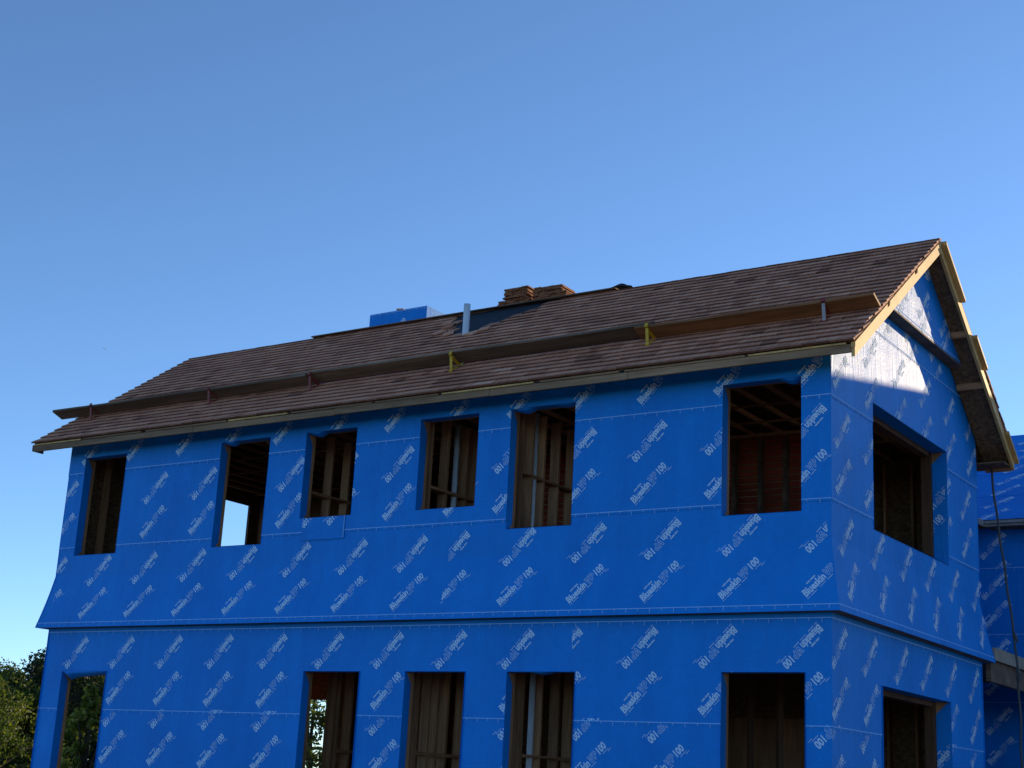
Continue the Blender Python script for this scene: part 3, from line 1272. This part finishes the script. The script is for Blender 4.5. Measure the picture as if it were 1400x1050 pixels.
# link between house and wing
boxpart('link_wall', 'lumber_z', wing, -5.0, -1.70, 5.62, WY - .04, GZ, 5.86)
fl2 = lambda u, v, o=0: Vector((-1.70 + .006 + o + wob(u, v, 2), u, v))
s_ = slab('membrane_sheet', region(5.62, WY - .03, GZ + .3, 5.86, step=.4), fl2, .003, 'membrane', wing)
place_logos('printed_logo', s_, fl2, (5.6, WY - .05, GZ + .3, 5.85), [(6.2 + k, z, i) for k in range(5) for z, i in ((5.5, 1), (5.0, 0), (4.4, 1), (3.9, 0), (2.6, 1), (2.1, 0))])
boxpart('fascia_board', 'gutter', wing, -1.33, -1.302, 6.1, WE - .03, WEZ - .12, WEZ - .02)
m = MB()
m.hexa([(-1.33, 6.1, WEZ - .08), (-1.33, WE + .3, WEZ - .08), (-4.0, WR_ - .6, 7.7), (-4.0, 6.1, 7.7), (-1.33, 6.1, WEZ - .02), (-1.33, WE + .3, WEZ - .02), (-4.0, WR_ - .6, 7.78), (-4.0, 6.1, 7.78)])
m.build('link_roof', 'membrane', wing)
# deck edge with beam below, running back from the corner of the house to the wing
boxpart('deck_board', 'deck_edge', wing, .10, .15, 5.62, 7.0, 3.05, 3.22)
boxpart('deck_board', 'deck_edge', wing, .10, .146, 7.004, WY - .05, 3.05, 3.22)
boxpart('deck_beam', 'plank_grey', wing, .02, .09, 5.62, WY - .05, 2.76, 3.045)
boxpart('deck_floor', 'osb', wing, -1.65, .098, 5.62, WY - .05, 3.17, 3.20)
boxpart('deck_post', 'lumber_z', wing, .01, .099, 10.2, 10.29, GZ, 2.758)

# ---------------------------------------------------------------- scaffold planks and roof brackets
TILT = RAD(21)
PIN = Vector((0, .37, zroof(.37) + .040))           # inner lower edge


def plank(x0, x1, mat, label, dz=0, w=.235):
    t = .038
    d = Vector((0, -math.cos(TILT), math.sin(TILT)))
    n = Vector((0, math.sin(TILT), math.cos(TILT)))
    a = PIN + n * dz
    m = MB()
    n_seg = 10
    pts = []
    for k in range(n_seg + 1):
        x = x0 + (x1 - x0) * k / n_seg
        sag = n * (-.012 * math.sin(math.pi * 2 * k / n_seg) ** 2)
        pts.append([Vector((x, 0, 0)) + q + sag for q in (a, a + d * w, a + d * w + n * t, a + n * t)])
    for p, q in zip(pts, pts[1:]):
        for j in range(4):
            m.poly([p[j], p[(j + 1) % 4], q[(j + 1) % 4], q[j]])
    m.poly(pts[0]); m.poly(pts[-1][::-1])
    o = m.build('scaffold_plank', mat, None, weld=True, bevel=.003)
    tag(o, label, 'plank', 'planks on the roof brackets')


plank(-13.58, -8.05, 'plank_grey', 'weathered plank whose end sticks out past the roof edge farthest from the lit gable')
plank(-8.35, -2.35, 'plank_grey', 'weathered middle plank lying on the yellow roof brackets', .040)
plank(-2.62, .475, 'plank_orange', 'orange-brown plank on the red bracket beside the lit gable rake', 0)


def bracket(x, mat, label, plate='galvanised'):
    d = Vector((0, -math.cos(TILT), math.sin(TILT)))
    n = Vector((0, math.sin(TILT), math.cos(TILT)))
    a = PIN + Vector((x, 0, 0))
    root = thing('roof_bracket', label, 'roof bracket', tuple(a), 'roof brackets under the planks')
    m = MB()
    m.beam(a - n * .006 + d * -.02, a - n * .006 + d * .25, .045, .012, n)
    m.build('shelf_arm', mat, root)
    tip = a + d * .245
    m = MB()
    m.beam(tip - n * .012, tip + n * .05, .045, .012, d)
    m.build('stop_lip', mat, root)
    foot = Vector((x, .19, 0)); foot.z = zroof(.19) + .036
    m = MB()
    m.beam(tip - d * .03 - n * .008, foot, .04, .014, (0, 1, 0))
    m.build('strut', plate, root)
    m = MB()
    m.beam(foot - SL * .03, Vector((x, .37, zroof(.37) + .036)) + SL * .28, .055, .008, NR)
    m.build('strap', mat, root)


YG = 'yellow_paint'
bracket(-12.64, 'red_paint', 'dull red bracket nearest the plank end that overhangs the roof', 'red_paint')
bracket(-9.99, 'red_paint', 'dull red bracket standing second from the overhanging plank end', 'red_paint')
bracket(-7.96, 'red_paint', 'dull red bracket where the two grey planks overlap', 'red_paint')
bracket(-5.44, YG, 'yellow bracket below the white vent pipe', YG)
bracket(-2.44, YG, 'yellow bracket where grey plank meets orange-brown plank', YG)
bracket(-.13, 'red_paint', 'red bracket with bare metal strut beside the lit gable rake')

# ---------------------------------------------------------------- shingle bundles on the ridge
def bundle(x0, x1, y0, y1, z0, h, label, seed):
    rnd = random.Random(seed)
    m = MB()
    n = max(3, int(h / .022))
    for k in range(n):
        z = z0 + h * k / n
        a, b, c, d = [rnd.uniform(-.018, .018) for _ in range(4)]
        x = x0 + a
        while x < x1 + b - .03:
            w = min(rnd.uniform(.08, .2), x1 + b - x)
            j = rnd.uniform(-.014, .014)
            m.box(x, x + w - .004, y0 + c + j, y1 + d + j, z, z + h / n * rnd.uniform(.8, .98), rnd.random())
            x += w
    o = m.build('shingle_bundle', 'cedar', None)
    tag(o, label, 'shingle bundle', 'cedar shingle bundles on the ridge')


BY0, BY1 = 2.74, 3.12
zb = ZR + .02
bundle(-6.56, -5.93, BY0, BY1, ZR - .14, .20, 'wide lowest cedar shingle bundle beside the vent pipe side of the ridge', 1)
bundle(-5.90, -5.30, BY0, BY1, ZR - .14, .20, 'lowest cedar shingle bundle with sunlit end beside the ridge flap', 2)
bundle(-6.53, -5.94, BY0, BY1, ZR + .062, .09, 'thin middle cedar shingle bundle in the taller stack', 3)
bundle(-5.88, -5.26, BY0, BY1, ZR + .062, .10, 'middle cedar shingle bundle in the stack with sunlit ends', 4)
bundle(-6.42, -5.98, BY0 + .01, BY1, ZR + .154, .19, 'top cedar shingle bundle of the taller stack', 5)
bundle(-5.87, -5.36, BY0 + .01, BY1, ZR + .164, .12, 'top cedar shingle bundle of the stack with sunlit ends', 6)

# ---------------------------------------------------------------- rope
m = MB()
rp_pts = [(.139, 5.80, 5.79), (.15, 5.80, 5.6), (.21, 5.8, 4.93), (.30, 5.8, 4.10), (.38, 5.8, 3.29), (.40, 5.8, 2.9), (.415, 5.8, 2.3), (.405, 5.8, 1.6), (.43, 5.8, .5), (.5, 5.8, GZ + .01), (.7, 5.7, GZ + .015)]
fine = []
for a, b in zip(rp_pts, rp_pts[1:]):
    for k in range(6):
        t = k / 6
        q = Vector(a).lerp(Vector(b), t)
        q.x += .006 * math.sin(q.z * 9)
        fine.append(q)
fine.append(Vector(rp_pts[-1]))
m.tube(fine, [.017] * len(fine), 7)
m.tube([(.405, 5.8, 2.95), (.41, 5.8, 2.9), (.43, 5.79, 2.86), (.405, 5.8, 2.82), (.41, 5.8, 2.76)], [.02, .035, .03, .035, .02], 8)
m.tube([(.36, 5.79, 3.45), (.40, 5.78, 3.38), (.42, 5.78, 3.30)], [.016, .018, .012], 7)
ro = m.build('rope', 'rope', None)
for p in ro.data.polygons:
    p.use_smooth = True
tag(ro, 'dark grey knotted rope hanging from the rear eave corner', 'rope')

# ---------------------------------------------------------------- trees


def tree(name, label, x, y, h, r, seed, mat, n_cl=80, n_leaf=110, base=.18, leaf=.11, group='trees beyond the house'):
    rnd = random.Random(seed)
    root = thing(name, label, 'tree', (x, y, GZ), group)
    tr = MB()
    lean = Vector((rnd.uniform(-.06, .06), rnd.uniform(-.06, .06), 1))
    top = Vector((x, y, GZ)) + lean * h * .82
    pts = [Vector((x, y, GZ - .1)).lerp(top, k / 6) + Vector((rnd.uniform(-.05, .05), rnd.uniform(-.05, .05), 0)) * h * .12 for k in range(7)]
    tr.tube(pts, [h * .028 * (1 - .85 * k / 6) for k in range(7)], 8)
    cl = []
    lobes = [(rnd.uniform(0, 6.28), rnd.uniform(.5, 1.2)) for _ in range(7)]
    for i in range(n_cl):
        t = rnd.random() ** .8
        z = base + (1 - base) * t
        prof = math.sin(math.pi * min(1, (t * .88 + .14))) ** .65
        a = rnd.uniform(0, 6.283)
        lob = 1 + .28 * sum(math.cos(a - la) * lw for la, lw in lobes) / 3
        rad = r * prof * lob * (rnd.random() ** .45) * rnd.uniform(.75, 1.1)
        c = Vector((x + math.cos(a) * rad, y + math.sin(a) * rad, GZ + z * h + rnd.uniform(-.1, .1)))
        cl.append(c)
    for c in cl[::3]:
        k = min(5, max(1, int((c.z - GZ) / h * 5.2)))
        s = pts[k].lerp(pts[k - 1], .7)
        mid = s.lerp(c, .55) + Vector((0, 0, .06 * h * rnd.random()))
        tr.tube([s, mid, c], [h * .010, h * .006, h * .0025], 5, False)
    tr.build('trunk', 'bark', root)
    cr = MB()
    for c in cl:
        cs = rnd.uniform(.16, .32) * r * .85
        ct = rnd.uniform(.15, .85)
        for k in range(n_leaf):
            d = Vector((rnd.gauss(0, 1), rnd.gauss(0, 1), rnd.gauss(0, .8)))
            d = d.normalized() * (rnd.random() ** .5) * cs
            p = c + d
            s = leaf * rnd.uniform(.6, 1.35)
            n = Vector((rnd.gauss(0, 1), rnd.gauss(0, 1), rnd.gauss(.5, 1))).normalized()
            u = n.orthogonal().normalized()
            u.rotate(Matrix.Rotation(rnd.uniform(0, 6.28), 3, n))
            v = n.cross(u)
            tint = min(1, max(0, ct + rnd.gauss(0, .2)))
            cr.poly([p - u * s * .55, p - v * s * .3 + n * s * .08, p + u * s * .6, p + v * s * .3 + n * s * .08], tint)
    o = cr.build('crown', mat, root, fixn=False)
    return root


def at(u, v, dist):
    d = (CR * ((u - 700) / 2002.46) + CF + CU * (-(v - 525) / 2002.46))
    return CAM + d * dist


TG = 'trees beyond the house'
for i, (u, topv, dist, r, mat, lab) in enumerate((
        (-25, 905, 33, 1.9, 'leaf_yellow', 'sunlit yellow-green tree at the open edge of the hedge row'),
        (22, 908, 36, 1.7, 'leaf_yellow', 'sunlit yellow-green tree beside the house corner below the dark tree'),
        (62, 880, 44, 1.7, 'leaf_dark', 'tall dark tree rising just behind the house corner'),
        (105, 905, 38, 2.0, 'leaf_dark', 'dark green tree filling the open corner doorway'),
        (150, 915, 40, 2.0, 'leaf_green', 'green tree partly hidden behind the corner doorway jamb'),
        (5, 900, 47, 2.2, 'leaf_green', 'green tree in the second row behind the yellow-green trees'),
        (-60, 890, 45, 2.4, 'leaf_green', 'broad green tree in the second row beyond the open edge'),
        (124, 948, 24, .55, 'leaf_bright', 'slender pale sapling seen through the corner doorway'),
)):
    p = at(u, topv + (24 if i in (0, 1, 2, 5, 6) else -25 if i != 7 else 0), dist)
    tree('tree' if i != 7 else 'sapling', lab, p.x, p.y, p.z - GZ, r, 20 + i, mat, n_cl=130 if i != 7 else 40, n_leaf=190 if i != 7 else 55, base=.06, leaf=.085 if i != 7 else .10, group=TG)
for i, (u, dist, h, lab) in enumerate(((428, 40, 4.6, 'green tree glimpsed through the doorway below the loose flap window'), (560, 42, 4.2, 'green tree glimpsed through the narrow framed window'))):
    p = at(u, 1000, dist)
    tree('tree', lab, p.x, p.y, h, 2.0, 60 + i, 'leaf_yellow', n_cl=70, n_leaf=110, base=.06, leaf=.13, group=TG)

# ---------------------------------------------------------------- distant aircraft
p = at(143, 477, 2600)
ac = thing('aircraft', 'tiny white aircraft high in the clear sky', 'aircraft', tuple(p))
ax = (CR * .8 - CU * .45 + CF * .3).normalized()
side = ax.cross(CU).normalized()
m = MB(); m.tube([p - ax * 4.2, p - ax * 3.6, p - ax * 1.5, p + ax * 2, p + ax * 4.5], [.12, .5, .65, .5, .12], 10); m.build('fuselage', 'aircraft_white', ac)
m = MB(); m.beam(p - side * 4.5 - ax * .5, p + side * 4.5 - ax * .5, 1.3, .16, side.cross(ax)); m.build('wing', 'aircraft_white', ac)
m = MB(); m.beam(p - side * 1.6 + ax * 4, p + side * 1.6 + ax * 4, .8, .1, side.cross(ax)); m.build('tailplane', 'aircraft_white', ac)
